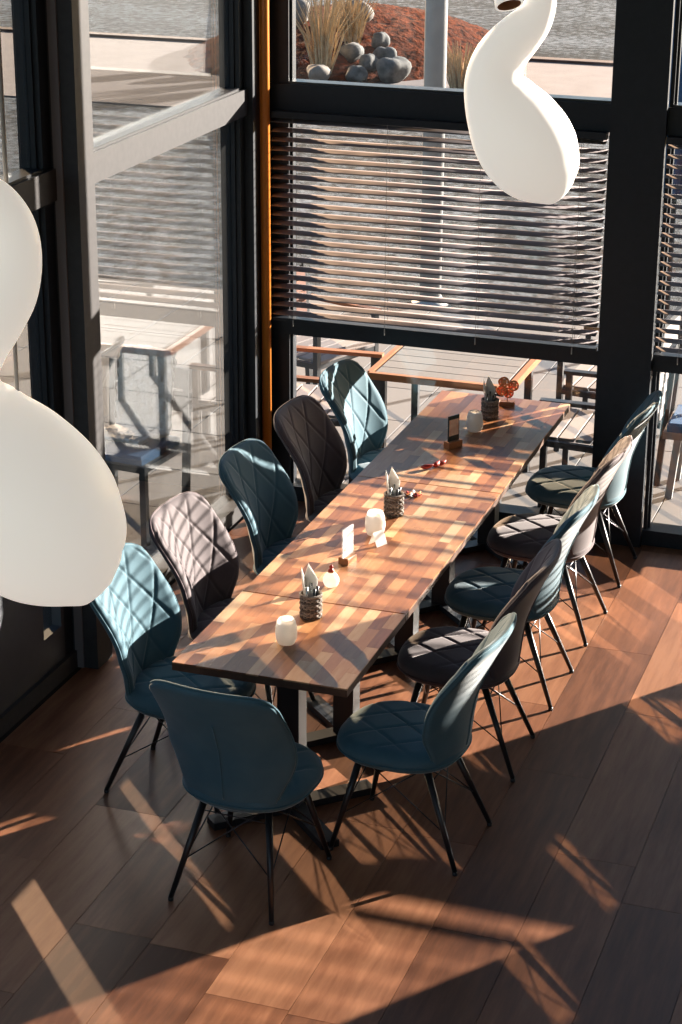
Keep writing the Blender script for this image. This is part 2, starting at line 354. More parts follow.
# blinds -----------------------------------------------------------
def blind(x0, x1, label, z0=1.075, z1=2.16, yc=3.628, tilt=14.5):
    t = tag(empty('venetian_blind', ((x0+x1)/2, yc, z0)), label, 'blind', 'venetian blinds on the back windows')
    h = (x1-x0)/2
    B(-h, h, -.025, .025, z1-z0-.01, z1-z0+.025).build('head_rail', FRAME, t)
    B(-h, h, -.024, .024, -.022, -.004).build('bottom_rail', FRAME, t)
    d = .030; c_, s_ = cos(R(tilt)), sin(R(tilt))
    prof = [(-d, 0), (-d*.5, .0004), (0, .0006), (d*.5, .0004), (d, 0)]
    vs = []; fs = []
    for th in (0, -.0012):
        for xx in (-h, h):
            for y, z in prof:
                vs.append((xx, y*c_-z*s_, y*s_+(z+th)*c_))
    for k in range(4): fs += [(k, k+5, k+6, k+1), (k+10, k+11, k+16, k+15)]
    for k in range(4): fs += [(k, k+1, k+11, k+10), (k+5, k+15, k+16, k+6)]
    fs += [(0, 10, 15, 5), (4, 9, 19, 14)]
    mb = MB().add(vs, fs); me = mb.mesh('slat', True); me.materials.append(SLATM)
    n = int((z1-z0-.03)/.0495)
    for k in range(n+1):
        link('slat', me, t, (random.uniform(-.004, .004), 0, .022+k*.0495))
    for q in (-.86, -.28, .28, .86):
        for yy in (-.024, .024): MB().tube([(h*q, yy, -.01), (h*q, yy, z1-z0)], .0011, 5).build('ladder_cord', CORD, t)
        MB().tube([(h*q, -.026, -.045), (h*q, -.026, -.01)], .003, 6).build('cord_end', CORD, t)
    return t
blind(-.965, .825, 'grey venetian blind behind the dining table, hung between corner and broad post', tilt=14.2)
blind(1.125, 2.93, 'grey venetian blind at the right edge, on the far side of the broad post', tilt=8)
blind(3.62, 4.48, 'grey venetian blind on the window beyond the right edge', z0=1.16, tilt=10.5)

# ------------------------------------------------------------------ dining tables
TABLES = [(0, .7245, 'short near table section in the row, with one tealight cup and a cutlery basket', [.36]),
          (.7315, 2.1965, 'long middle table section of the row, with the acrylic stand on it', [.3, 1.17]),
          (2.2035, 3.63, 'long far table section against the window, with the dark menu card on it', [.3, 1.15])]
W = .7
def pedestal(parent, y):
    p = MB()
    p.box(.35-.045, .35+.045, y-.045, y+.045, .03, .70)
    p.build('column', BLACKT, parent)
    q = MB()
    for sx in (-1, 1):
        for sy in (-1, 1):
            q.bar((.35, y, .02), (.35+sx*.25, y+sy*.25, .016), .075, .03)
    q.build('foot', BLACKT, parent)
    B(.35-.2, .35+.2, y-.06, y+.06, .695, .716).build('mounting_plate', BLACKT, parent)
for ti, (y0, y1, lab, ped) in enumerate(TABLES):
    t = tag(empty('dining_table', (0, y0, 0)), lab, 'table', 'dining tables pushed into one row')
    ln = y1-y0
    top = B(0, W, 0, ln, .716, .7445).build('tabletop', EDGEW, t)
    nc = 14; sw = W/nc
    rr = random.Random(ti*11+3)
    for k in range(nc):
        y = 0; first = True
        while y < ln-.001:
            l_ = rr.uniform(.10, .21) if first and k % 2 else rr.uniform(.16, .30)
            first = False
            if ln-(y+l_) < .08: l_ = ln-y
            MB().box(-sw/2+.0003, sw/2-.0003, -l_/2+.0003, l_/2-.0003, 0, .0055+rr.uniform(0, .0002)).build('stave', STAVE, top, loc=((k+.5)*sw, y+l_/2, .7445))
            y += l_
    for p in ped: pedestal(t, p)

# ------------------------------------------------------------------ chairs (facing local +X, origin on floor under the seat)
def xc(z):
    pts = [(.385, -.205), (.42, -.230), (.48, -.243), (.56, -.250), (.65, -.265), (.74, -.297), (.84, -.343), (.95, -.402)]
    for (za, xa), (zb, xb) in zip(pts, pts[1:]):
        if z <= zb: return xa+(xb-xa)*max(0, (z-za)/(zb-za))
    return pts[-1][1]
_cache = {}
def xcs(z):
    return sum(xc(z+k*.012) for k in (-2, -1, 0, 1, 2))/5
def backpt(s, t):
    zt = .94-.034*abs(s)**7; zb = .385+.055*abs(s)**3
    z = zb+(zt-zb)*t; h = (z-.385)/.56
    wd = .170+.082*ss(0, .45, h)-.004*ss(.6, 1, h)-.014*ss(.9, 1, t)**2
    wrap = .045+.045*ss(0, .35, h)-.050*ss(.5, 1.0, h)
    return Vector((xcs(z)+wrap*abs(s)**2.1, s*wd, z))
def backn(s, t):
    e = 1e-3
    a = backpt(min(1, s+e), t)-backpt(max(-1, s-e), t); b = backpt(s, min(1, t+e))-backpt(s, max(0, t-e))
    return a.cross(b).normalized()       # forward (+X)
def quilt(a, b, A, Bb):
    p = abs(sin(pi*(a/A+b/Bb))); q = abs(sin(pi*(a/A-b/Bb)))
    return min(1, (min(p, q)*3.2))**.5
def chair_meshes(fab, pip, tagn):
    M = {}
    NS, NT = 97, 97
    vi = []; vo = []
    for j in range(NT):
        t = j/(NT-1)
        for i in range(NS):
            s = -1+2*i/(NS-1)
            p = backpt(s, t); n = backn(s, t)
            ed = min(1, (1-abs(s))/.07, (1-t)/.05+0, t/.03)
            ed = max(0, ed); rnd = math.sqrt(max(0, 1-(1-ed)**2))
            q = quilt(p.y, p.z-.47, .158, .245)
            pf = .0075*q*ss(0, .14, 1-abs(s))*ss(0, .10, 1-t)
            vi.append(p+n*(.004+.016*rnd+pf))
            seam = math.exp(-((p.y/.004)**2))*(.003 if .12 < t < .72 else 0)
            vo.append(p-n*(.002+.012*rnd+seam))
    nb = len(vi); fs = []
    for j in range(NT-1):
        for i in range(NS-1):
            a = j*NS+i; fs.append((a, a+1, a+NS+1, a+NS)); fs.append((nb+a+NS, nb+a+NS+1, nb+a+1, nb+a))
    rim = [i for i in range(NS)]+[(j+1)*NS-1 for j in range(1, NT)]+[(NT-1)*NS+i for i in range(NS-2, -1, -1)]+[j*NS for j in range(NT-2, 0, -1)]
    for a, b in zip(rim, rim[1:]+rim[:1]): fs.append((b, a, nb+a, nb+b))
    mb = MB().add(vi+vo, fs); M['backrest'] = (mb.mesh('backrest', True), fab)
    loop = [backpt(-1+2*i/40, 1) for i in range(41)]+[backpt(1, 1-j/40) for j in range(1, 41)]+[backpt(1-2*i/30, 0) for i in range(1, 31)]+[backpt(-1, j/40) for j in range(1, 40)]
    M['piping'] = (MB().tube(loop, .0052, 7, closed=True).mesh('piping', True), pip)
    # upright seam on the back of the shell
    sm = [backpt(0, .12+.6*k/20)-backn(0, .12+.6*k/20)*.0155 for k in range(21)]
    M['back_seam'] = (MB().tube(sm, .0032, 6).mesh('back_seam', True), pip)
    # seat cushion, polar grid
    NA, NR = 128, 44
    def outline(a):
        c_, s_ = cos(a), sin(a); e = 2.5
        rx = .245 if c_ > 0 else .245
        k = (abs(c_/rx)**e+abs(s_/.243)**e)**(-1/e)
        return k*c_, k*s_
    vs = [(0, 0, .487)]; fs = []
    for r_ in range(1, NR+1):
        f = r_/NR
        for k in range(NA):
            ox, oy = outline(2*pi*k/NA)
            x, y = ox*f, oy*f
            z = .487-.012*f**2-.026*max(0, (f-.80)/.20)**2.4
            q = quilt(y, x+.02, .158, .215); z += -.008*(1-q)*ss(0, .12, 1-f)
            z += .012*ss(.0, -.2, x)*0
            vs.append((x, y, z))
    for k in range(NA): fs.append((0, 1+k, 1+(k+1) % NA))
    for r_ in range(NR-1):
        for k in range(NA):
            l_ = (k+1) % NA; a = 1+r_*NA; fs.append((a+k, a+NA+k, a+NA+l_, a+l_))
    base = 1+(NR-1)*NA
    for f, z in ((1.012, .438), (1.012, .428), (1.0, .419)):
        nb2 = len(vs)
        for k in range(NA):
            ox, oy = outline(2*pi*k/NA); vs.append((ox*f, oy*f, z))
        for k in range(NA):
            l_ = (k+1) % NA; fs.append((base+k, nb2+k, nb2+l_, base+l_))
        base = nb2
    fs.append(tuple(base+NA-1-k for k in range(NA)))
    M['seat'] = (MB().add(vs, fs).mesh('seat', True), fab)
    # upholstered underside shell
    vs = []; fs = []
    for i, (f, z) in enumerate(((1.0, .420), (1.0, .412), (.95, .398), (.8, .388), (.3, .385))):
        for k in range(48):
            ox, oy = outline(2*pi*k/48); vs.append((ox*f, oy*f, z))
    for i in range(4):
        for k in range(48):
            l_ = (k+1) % 48; fs.append((i*48+l_, i*48+k, i*48+48+k, i*48+48+l_)[::-1])
    fs.append(tuple(range(4*48+47, 4*48-1, -1))); fs.append(tuple(range(48)))
    M['seat_shell'] = (MB().add(vs, fs).mesh('seat_shell', True), fab)
    loop = [(outline(2*pi*k/72)[0]*1.012, outline(2*pi*k/72)[1]*1.012, .422) for k in range(72)]
    M['seat_piping'] = (MB().tube(loop, .0042, 6, closed=True).mesh('seat_piping', True), pip)
    for me, mt in M.values(): me.materials.append(mt)
    return M
FEET = [(-.29, .205), (-.29, -.205), (.215, .215), (.215, -.215)]
TOPS = [(-.135, .125), (-.135, -.125), (.125, .13), (.125, -.13)]
leg_me = []
for (fx, fy), (tx, ty) in zip(FEET, TOPS):
    mb = MB().tube([(tx, ty, .392), (fx, fy, .012)], [.0155, .0095], 14)
    leg_me.append(mb.mesh('leg', True)); leg_me[-1].materials.append(STEEL)
tip_me = []
for fx, fy in FEET:
    tip_me.append(MB().lathe([(.010, 0), (.0105, .004), (.010, .014)], 12, (fx, fy, 0)).mesh('foot_cap', True)); tip_me[-1].materials.append(BLACKT)
def legp(k, z):
    f = (z-.012)/.38; return (FEET[k][0]+(TOPS[k][0]-FEET[k][0])*f, FEET[k][1]+(TOPS[k][1]-FEET[k][1])*f, z)
wires = []
for a, b in ((0, 1), (2, 3), (0, 2), (1, 3)):
    wires.append(MB().tube([legp(a, .15), legp(b, .385)], .0028, 6).mesh('brace_wire', True))
    wires.append(MB().tube([legp(a, .385), legp(b, .15)], .0028, 6).mesh('brace_wire', True))
wires.append(MB().tube([legp(0, .33), legp(1, .33)], .0028, 6).mesh('brace_wire', True))
for w_ in wires: w_.materials.append(WIRE)
TM = chair_meshes(TEAL, PIPT, 'teal'); GM = chair_meshes(TAUPE, PIPG, 'taupe')
def chair(x, y, deg, M, label, group):
    t = tag(empty('dining_chair', (x, y, 0), R(deg)), label, 'chair', group)
    for nm, (me, mt) in M.items():
        if nm == 'seat_piping': continue
        o = link(nm, me, t)
        if nm == 'seat': link('piping', M['seat_piping'][0], o)
    for k in range(4):
        l_ = link('leg', leg_me[k], t); link('foot_cap', tip_me[k], l_)
    for w_ in wires: link('brace_wire', w_, t)
    return t
RG = 'quilted velvet chairs around the dining tables'
RX = 1.122-.29
for y, d, M, lab in ((.305, 176.5, TM, 'teal velvet chair on the right side of the table, nearest the viewer'),
                     (1.065, 182.5, GM, 'taupe velvet chair on the right side, second from the viewer'),
                     (1.775, 180, TM, 'teal velvet chair on the right side, third and middle one of five'),
                     (2.50, 179, GM, 'taupe velvet chair on the right side, second from the window'),
                     (3.25, 180, TM, 'teal velvet chair on the right side, right in front of the broad window post')):
    chair(RX, y, d, M, lab, RG)
for y, d, M, lab in ((.415, -3.5, TM, 'teal velvet chair on the left side, nearest the viewer, sunlit backrest'),
                     (1.06, -3, GM, 'taupe velvet chair on the left side, second from the viewer'),
                     (1.83, -2.5, TM, 'teal velvet chair on the left side, middle one of five'),
                     (2.54, -3, GM, 'taupe velvet chair on the left side, second from the window'),
                     (3.20, -4, TM, 'teal velvet chair on the left side, nearest the window')):
    chair(-.105, y, d, M, lab, RG)
chair(.392, -.165, 86, TM, 'teal velvet chair at the near head of the table, seen from behind', RG)

# ------------------------------------------------------------------ table-top things
TZ = .7503
def cup(x, y, label, k=1.0):
    mb = MB(); prof = [(.026, 0), (.033, .003), (.040, .02), (.043, .045), (.041, .072), (.035, .095), (.030, .104), (.0275, .104), (.032, .092), (.038, .07), (.039, .045), (.035, .02), (.01, .012)]
    mb.lathe([(r_*k, z*k) for r_, z in prof], 28)
    t = tag(empty('tealight_cup', (x, y, TZ)), label, 'candle holder', 'frosted tealight cups on the tables')
    mb.build('cup', PORC, t, True)
    MB().lathe([(.018, .014), (.019, .028), (.002, .030)], 16).build('tealight', PAPER, t, True)
cup(.348, .305, 'white frosted tealight cup nearest the viewer on the table row')
cup(.315, 1.51, 'white frosted tealight cup on the middle table beside the folded card', 1.05)
cup(.345, 3.03, 'white frosted tealight cup on the far table behind the menu card')
def basket(x, y, label, seed, light=False):
    rr = random.Random(seed)
    t = tag(empty('cutlery_basket', (x, y, TZ), rr.uniform(0, 1)), label, 'basket', 'wicker cutlery baskets on the tables')
    H_ = .098; r0 = .041
    MB().lathe([(r0-.006, 0), (r0-.004, .002), (r0-.004, H_-.004), (r0-.008, H_-.004), (r0-.008, .006), (.002, .006)], 24).build('lining', WICKD, t, True)
    for k in range(9):
        z = .007+k*.0107; ph = (k % 2)*pi
        pts = [((r0-.002+.0028*sin(9*a+ph))*cos(a), (r0-.002+.0028*sin(9*a+ph))*sin(a), z) for a in [2*pi*q/54 for q in range(54)]]
        MB().tube(pts, .0056, 6, closed=True).build('woven_strand', WICK if k % 3 else WICKD, t, True)
    for k in range(18):
        a = 2*pi*k/18; MB().tube([(r0*cos(a), r0*sin(a), 0), (r0*cos(a), r0*sin(a), H_)], .0032, 5).build('stake', WICK, t, True)
    pts = [(r0*cos(a), r0*sin(a), H_) for a in [2*pi*q/32 for q in range(32)]]
    MB().tube(pts, .006, 7, closed=True).build('rim', WICK, t, True)
    # napkins: folded cones of paper; cutlery handles
    for k in range(2):
        a = 1.9+k*1.5; bx, by = .014*cos(a), .014*sin(a)
        np_ = tag(empty('napkin', (x+bx, y+by, TZ+.01), a), 'white folded paper napkin in the %s, %s one' % (label.split(' ', 2)[2], ('front', 'back')[k]), 'napkin', 'paper napkins in the cutlery baskets')
        mb = MB()
        for d_ in (-.003, .0, .003):
            mb.add([(d_, -.012, 0), (d_, .012, 0), (d_+.01, .034, .13), (d_+.022, .010, .205-abs(d_)*4), (d_+.012, -.028, .14),
                    (d_+.0012, -.012, 0), (d_+.0012, .012, 0), (d_+.0112, .034, .13), (d_+.0232, .010, .205-abs(d_)*4), (d_+.0132, -.028, .14)],
                   [(0, 1, 2, 3, 4), (9, 8, 7, 6, 5)]+[(i, i+5, (i+1) % 5+5, (i+1) % 5) for i in range(5)])
        mb.build('fold', PAPER, np_)
    for k in range(5):
        a = 2*pi*k/5+.4; bx, by = .017*cos(a), .017*sin(a); tx, ty = .027*cos(a+.2), .027*sin(a+.2)
        mb = MB().tube([(0, 0, 0), ((tx-bx)*.6, (ty-by)*.6, .075), (tx-bx, ty-by, .12+.008*(k % 2))], [.0028, .0035, .0065], 8)
        o = mb.build('cutlery', CUTL if k % 2 else STEEL, None, True, (x+bx, y+by, TZ+.008))
        tag(o, '%s handle of cutlery standing in the %s' % ('steel' if k % 2 else 'dark', label.split(' ', 2)[2]), 'cutlery', 'cutlery in ' + label.split(' ', 2)[2])
basket(.352, .575, 'wicker cutlery basket on the near table', 1)
basket(.318, 1.77, 'wicker cutlery basket on the middle table', 2)
basket(.362, 3.26, 'wicker cutlery basket on the far table by the window', 3)
# acrylic card stand
t = tag(empty('card_stand', (.305, 1.165, TZ), R(78)), 'clear acrylic card stand on a small wooden block, middle table', 'card stand')
B(-.036, .036, -.024, .024, 0, .03, .002).build('block', CARDW, t)
B(-.043, .043, -.003, .003, .03, .160).build('acrylic_sheet', ACRYL, t)
# folded white card
t = tag(empty('folded_card', (.362, 1.405, TZ), R(64)), 'small white folded tent card leaning by the middle tealight cup', 'card')
mb = MB(); mb.add([(-.032, -.026, 0), (.032, -.026, 0), (.032, 0, .06), (-.032, 0, .06), (-.032, .026, 0), (.032, .026, 0)], [(0, 1, 2, 3), (3, 2, 5, 4)])
mb.add([(-.032, -.0248, 0), (.032, -.0248, 0), (.032, 0, .0585), (-.032, 0, .0585), (-.032, .0248, 0), (.032, .0248, 0)], [(3, 2, 1, 0), (4, 5, 2, 3)])
mb.build('paper_fold', PAPER, t)
# salt pot
t = tag(empty('salt_pot', (.325, .895, TZ)), 'small white round pot with an orange-red stopper at the table seam', 'pot')
MB().lathe([(.018, 0), (.027, .006), (.034, .022), (.034, .036), (.026, .052), (.014, .062), (.011, .066)], 24).build('pot_body', PORC, t, True)
MB().lathe([(.012, .064), (.014, .070), (.010, .077), (.006, .080), (.009, .086), (.007, .093), (.002, .096)], 14).build('stopper', RED, t, True)
MB().tube([(.012*cos(a), .012*sin(a), .066) for a in [2*pi*k/16 for k in range(16)]], .003, 6, closed=True).build('ring', ORANGEP, t, True)
# dried chillies and petals
def chilli(x, y, a, label, ln=.05, r_=.011):
    pts = [(ln*(q-.5)*cos(a)+.006*sin(3*q), ln*(q-.5)*sin(a), r_+.012*q*q) for q in [k/8 for k in range(9)]]
    rad = [r_*f for f in (.35, .75, 1, 1, .92, .8, .6, .35, .1)]
    t = tag(empty('dried_chilli', (x, y, TZ)), label, 'chilli', 'dried red chillies on the far table')
    MB().tube(pts, rad, 10).build('pod', RED, t, True)
    e = pts[0]; MB().tube([e, (e[0]-.012*cos(a), e[1]-.012*sin(a), e[2]+.006)], [.003, .002], 6).build('stem', STRAW, t, True)
chilli(.285, 2.40, .4, 'dried red chilli left of the pair on the far table', .06, .012)
chilli(.315, 2.45, 1.2, 'dried red chilli in the middle of the little heap on the far table', .05, .013)
chilli(.335, 2.475, .8, 'dried red chilli at the right of the little heap on the far table', .05, .012)
rr = random.Random(5)
for k in range(7):
    a = k*2*pi/7; px, py = .328+.027*cos(a), 2.035+.022*sin(a)
    mb = MB(); vs = [(0, 0, .004)]+[(.016*(1+.2*sin(3*q+k))*cos(q), .010*sin(q), .004+.010*(cos(q)**2)) for q in [2*pi*i/10 for i in range(10)]]
    vs += [(p[0], p[1], p[2]-.003) for p in vs]
    mb.add(vs, [(0, i+1, (i+1) % 10+1) for i in range(10)]+[(11, 11+(i+1) % 10+1, 11+i+1) for i in range(10)]+[(i+1, 12+i, 12+(i+1) % 10, (i+1) % 10+1) for i in range(10)])
    o = mb.build('dried_petal', RED if k % 3 == 0 else (ORANGEP if k % 3 == 1 else PAPER), None, True, (px, py, TZ)); o.rotation_euler = (0, 0, a)
    tag(o, 'curled dried petal in the small ring behind the middle cutlery basket', 'petal', 'dried petals on the middle table')
# menu card in a wooden foot
t = tag(empty('menu_stand', (.312, 2.755, TZ), R(60)), 'dark menu card upright in a wooden foot on the far table', 'menu')
B(-.045, .045, -.02, .02, 0, .035, .002).build('wooden_foot', CARDW, t)
cdm = B(-.036, .036, -.003, .003, .035, .165).build('menu_card', DARKG, t)
B(-.032, .032, -.0036, -.003, .062, .145).build('print', CARDL, cdm)
# dried orange ornament
t = tag(empty('orange_slice_ornament', (.392, 3.50, TZ), R(10)), 'ornament of dried orange slices on a small wooden block beside the far basket', 'ornament')
B(-.04, .04, -.02, .02, 0, .022, .002).build('wooden_foot', CARDW, t)
MB().tube([(0, 0, .02), (0, 0, .06)], .003, 6).build('stem', CARDW, t)
for cx_, cz_ in ((-.022, .125), (.030, .108), (.004, .068), (-.03, .080)):
    sl = MB().tube([(cx_+.024*cos(a), .004*sin(2*a), cz_+.024*sin(a)) for a in [2*pi*k/20 for k in range(20)]], .0055, 7, closed=True).build('slice_rind', ORANGEP, t, True)
    B(cx_-.016, cx_+.016, -.002, .002, cz_-.016, cz_+.016).build('slice_flesh', ORANGEP, sl)
    for k in range(3):
        a = k*pi/3; MB().tube([(cx_-.023*cos(a), 0, cz_-.023*sin(a)), (cx_+.023*cos(a), 0, cz_+.023*sin(a))], .003, 5).build('segment_wall', STRAW, sl, True)

# ------------------------------------------------------------------ pendant lamps
def spline(P, n):
    out = []
    for i in range(len(P)-1):
        p0 = P[max(i-1, 0)]; p1 = P[i]; p2 = P[i+1]; p3 = P[min(i+2, len(P)-1)]
        for k in range(n):
            t = k/n; out.append(tuple(.5*((2*b_)+(-a_+c_)*t+(2*a_-5*b_+4*c_-d_)*t*t+(-a_+3*b_-3*c_+d_)*t**3) for a_, b_, c_, d_ in zip(p0, p1, p2, p3)))
    out.append(tuple(P[-1])); return out
# spine in pixels of the right-hand lamp (x, y, radius); 400 px = 1 m at the lamp
SP = [(566, 186, 1), (563.5, 184, 14), (559, 180, 23), (551, 171, 34), (539, 157, 43.5), (525, 139, 47), (511, 118, 44), (499, 97, 36), (493, 79, 29.5), (495, 62, 25.5), (504, 47, 23.5), (516, 34, 21.5), (527, 21, 18.5), (533.5, 5, 15), (533, -10, 13.5), (526, -22, 12.5), (516, -25, 12), (508, -17, 12.5), (503, -8, 12.8), (502, 0, 13), (503, 6, 13.2)]
def lamp(pos, label, scale=1/400., yaw=YAW, tilt=0):
    t = tag(empty('pendant_lamp', pos, yaw), label, 'lamp', 'white goose-neck pendant lamps')
    pts = spline(SP, 6); ct, st = cos(R(tilt)), sin(R(tilt)); P = [(((x-520)*ct+(y-150)*st)*scale, -.6*scale*max(0, y+17)*(i > 90), -((y-150)*ct-(x-520)*st)*scale) for i, (x, y, r_) in enumerate(pts)]; rd = [max(.0005, r_*scale) for x, y, r_ in pts]
    mb = MB().tube(P, rd, 40)
    mb.f.pop()                                    # mouth left open
    n = 40; e = len(mb.v)-n
    axis = (Vector(P[-1])-Vector(P[-2])).normalized()
    c0 = Vector(P[-1])
    ring = [Vector(mb.v[e+k]) for k in range(n)]
    # lip turning inwards
    o1 = len(mb.v); mb.v += [tuple(c0+(q-c0)*.86) for q in ring]
    for k in range(n): mb.f.append((e+k, e+(k+1) % n, o1+(k+1) % n, o1+k))
    mb.build('shade', LAMPM, t, True)
    lin = MB(); vs = [tuple(c0+(q-c0)*.86) for q in ring]+[tuple(c0-axis*.05+(q-c0)*.8) for q in ring]
    lin.add(vs, [(k, (k+1) % n, n+(k+1) % n, n+k) for k in range(n)]+[tuple(range(2*n-1, n-1, -1))])
    lin.build('lining', LAMPIN, t, True)
    cx_, cz_ = (522-520)*scale, -(88-150)*scale
    MB().tube([(cx_, .02, cz_-.03), (cx_, .02, ZC-pos[2]-.02)], .0028, 8).build('cable', CORD, t, True)
    MB().lathe([(.05, ZC-pos[2]-.035), (.055, ZC-pos[2]-.01), (.055, ZC-pos[2])], 24, (cx_, .02, 0)).build('ceiling_rose', LAMPM, t, True)
    return t
def unproj(px, py, D):
    d = fwd+rgt*((px-341)/FPX)-upv*((py-512)/FPX); return Vector(CAM)+d*D
lamp(unproj(520.5, 156, 4.93), 'white goose-neck pendant lamp over the right part of the window')
lamp(unproj(18, 524, 2.70), 'large white goose-neck pendant lamp cut by the left edge, near the viewer', tilt=3.6)

# ------------------------------------------------------------------ outside: terrace
ter = tag(B(-14, 12, YB+.25, 7.86, -.2, -.03).build('terrace', SUBB), 'pale tiled terrace outside the windows', 'terrace', kind='structure')
ter2 = tag(B(-14, XL-.15, -9, YB+.25, -.2, -.03).build('terrace_side', SUBB), 'pale tiled terrace along the left glass wall', 'terrace', kind='structure')
def tiles(x0, x1, y0, y1, parent, tx=.6, ty=.6, zz=-.008):
    me = B(.003, tx-.003, .003, ty-.003, -.022, 0, .002).mesh('paving_tile'); me.materials.append(PAVE)
    ny = int((y1-y0)/ty+.01); nx = int((x1-x0)/tx+.01)
    for j in range(ny):
        for i in range(nx): link('paving_tile', me, parent, (x0+i*tx, y0+j*ty, zz))
tiles(-7.3, 4.1, 3.93, 7.86, ter, .6, .655)
tiles(-5.41, -1.21, -.3, 3.93, ter2, .6, .604)
B(-14, -7.303, 3.93, 7.86, -.03, -.008).build('far_paving', PAVE, ter); B(4.103, 12, 3.93, 7.86, -.03, -.008).build('far_paving', PAVE, ter)
B(-14, -5.413, -9, 3.927, -.03, -.008).build('far_paving', PAVE, ter2); B(-5.41, -1.19, -9, -.303, -.03, -.008).build('far_paving', PAVE, ter2)
tag(B(-90, 90, 7.86, 120, -.3, -.02).build('lawn', LAWN), 'frosted lawn beyond the terrace', 'lawn', kind='structure')
B_path = tag(B(-60, 60, 15.3, 20.2, -.1, -.005).build('path', PATH), 'pale sandy path across the lawn', 'path', kind='structure')
tag(B(-60, 60, 20.2, 20.4, -.1, .03).build('kerb', KERB), 'low reddish kerb along the far side of the path', 'kerb', kind='structure')
tag(B(-90, 90, -90, -9.3, -.3, -.05).build('ground_rear', LAWN), 'ground behind the building', 'ground', kind='structure')
# lamp post
t = tag(empty('lamp_post', (-1.375, 8.05, -.02)), 'pale round metal post standing at the lawn edge behind the blind', 'post')
MB().tube([(0, 0, 0), (0, 0, 6)], .082, 24).build('shaft', POLEW, t, True)
MB().lathe([(.14, 0), (.14, .02), (.1, .03), (.09, .06)], 24).build('base_flange', POLEW, t, True)

# outside furniture -------------------------------------------------
def terrace_table(x, y, lx, ly, label, rz=0):
    t = tag(empty('terrace_table', (x, y, 0), rz), label, 'table')
    n = 6; sw = ly/n
    for k in range(n): B(-lx/2+.03, lx/2-.03, -ly/2+k*sw+.002, -ly/2+(k+1)*sw-.002, .70, .722, .002).build('top_board', PAVE, t)
    for s_ in (-1, 1):
        B(-lx/2, lx/2, s_*ly/2-.016, s_*ly/2+.016, .685, .724).build('edge_rail', TEAK, t)
        B(s_*lx/2-.016, s_*lx/2+.016, -ly/2+.016, ly/2-.016, .685, .724).build('edge_rail', TEAK, t)
        for q in (-1, 1): B(s_*(lx/2-.06)-.02, s_*(lx/2-.06)+.02, q*(ly/2-.06)-.02, q*(ly/2-.06)+.02, -.008, .69).build('leg', BLACKT, t)
    return t
terrace_table(-.10, 4.28, .80, .76, 'pale terrace table with orange wooden edge just outside the window')
def terrace_armchair(x, y, rz, label, boards, arms):
    t = tag(empty('terrace_armchair', (x, y, -.008), R(rz)), label, 'armchair', 'black framed terrace armchairs')
    w2, d2 = .29, .27
    for sy in (-1, 1):
        MB().bar((d2, sy*w2, 0), (d2, sy*w2, .62), .035, .035).build('leg', BLACKT, t)
        MB().bar((-d2, sy*w2, 0), (-d2-.06, sy*w2, .86), .035, .035, (0, 1, 0)).build('leg', BLACKT, t)
        MB().bar((-d2, sy*w2, .62), (d2+.03, sy*w2, .62), .05, .022).build('armrest', arms, t)
        MB().bar((-d2, sy*w2, .36), (d2, sy*w2, .38), .03, .035).build('side_rail', BLACKT, t)
    MB().bar((d2, -w2, .375), (d2, w2, .375), .03, .035).build('front_rail', BLACKT, t)
    MB().bar((-d2-.06, -w2, .845), (-d2-.06, w2, .845), .03, .035).build('top_rail', BLACKT, t)
    for k in range(6):
        xx = -d2+.04+k*.095; B(xx-.042, xx+.042, -w2+.02, w2-.02, .392, .410, .002).build('seat_slat', GREYW, t)
    for k in range(5):
        z = .47+k*.075; xo = -d2-.06*(z/.86)+.02
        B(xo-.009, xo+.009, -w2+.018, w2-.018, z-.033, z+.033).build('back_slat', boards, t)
    return t
terrace_armchair(-.92, 4.28, 4, 'terrace armchair with boards reddened for a reflection and orange armrests left of the outdoor table', PINKW, TEAK)
terrace_armchair(-1.35, 5.35, -20, 'terrace armchair with boards reddened for a reflection standing farther back on the terrace', PINKW, TEAK)
terrace_armchair(.74, 4.35, 180, 'black framed terrace armchair right of the outdoor table', GREYW, BLACKT)
terrace_armchair(.62, 5.3, 176, 'black framed terrace armchair standing behind the right one', GREYW, BLACKT)
# chair with fleece by the left glass wall
t = tag(empty('terrace_chair', (-1.58, 3.02, -.008), R(-96)), 'black terrace chair with blue cushion and a white fleece, outside the left glass wall', 'chair')
for sy in (-1, 1):
    MB().bar((.22, sy*.23, 0), (.22, sy*.23, .44), .035, .035).build('leg', BLACKT, t)
    MB().bar((-.22, sy*.23, 0), (-.27, sy*.23, .84), .035, .035, (0, 1, 0)).build('leg', BLACKT, t)
    MB().bar((-.22, sy*.23, .42), (.23, sy*.23, .42), .03, .03).build('seat_rail', BLACKT, t)
MB().bar((.22, -.23, .42), (.22, .23, .42), .03, .03).build('front_rail', BLACKT, t)
for k in range(2): B(-.275-.012, -.275+.018, -.25, .25, .60+k*.13, .715+k*.13).build('back_board', BLACKT, t)
B(-.21, .215, -.22, .22, .425, .437).build('seat_board', BLACKT, t)
cu = tag(empty('seat_cushion', (-1.58, 3.02, .43), R(-96)), 'flat dark blue seat cushion on the fleece-covered terrace chair', 'cushion')
B(-.2, .21, -.215, .215, 0, .045, .015).build('cushion_pad', BLUEF, cu)
sk = tag(empty('sheep_fleece', (-1.58, 3.02, .484), R(-96)), 'white shaggy sheep fleece hung over the black terrace chair', 'fleece')
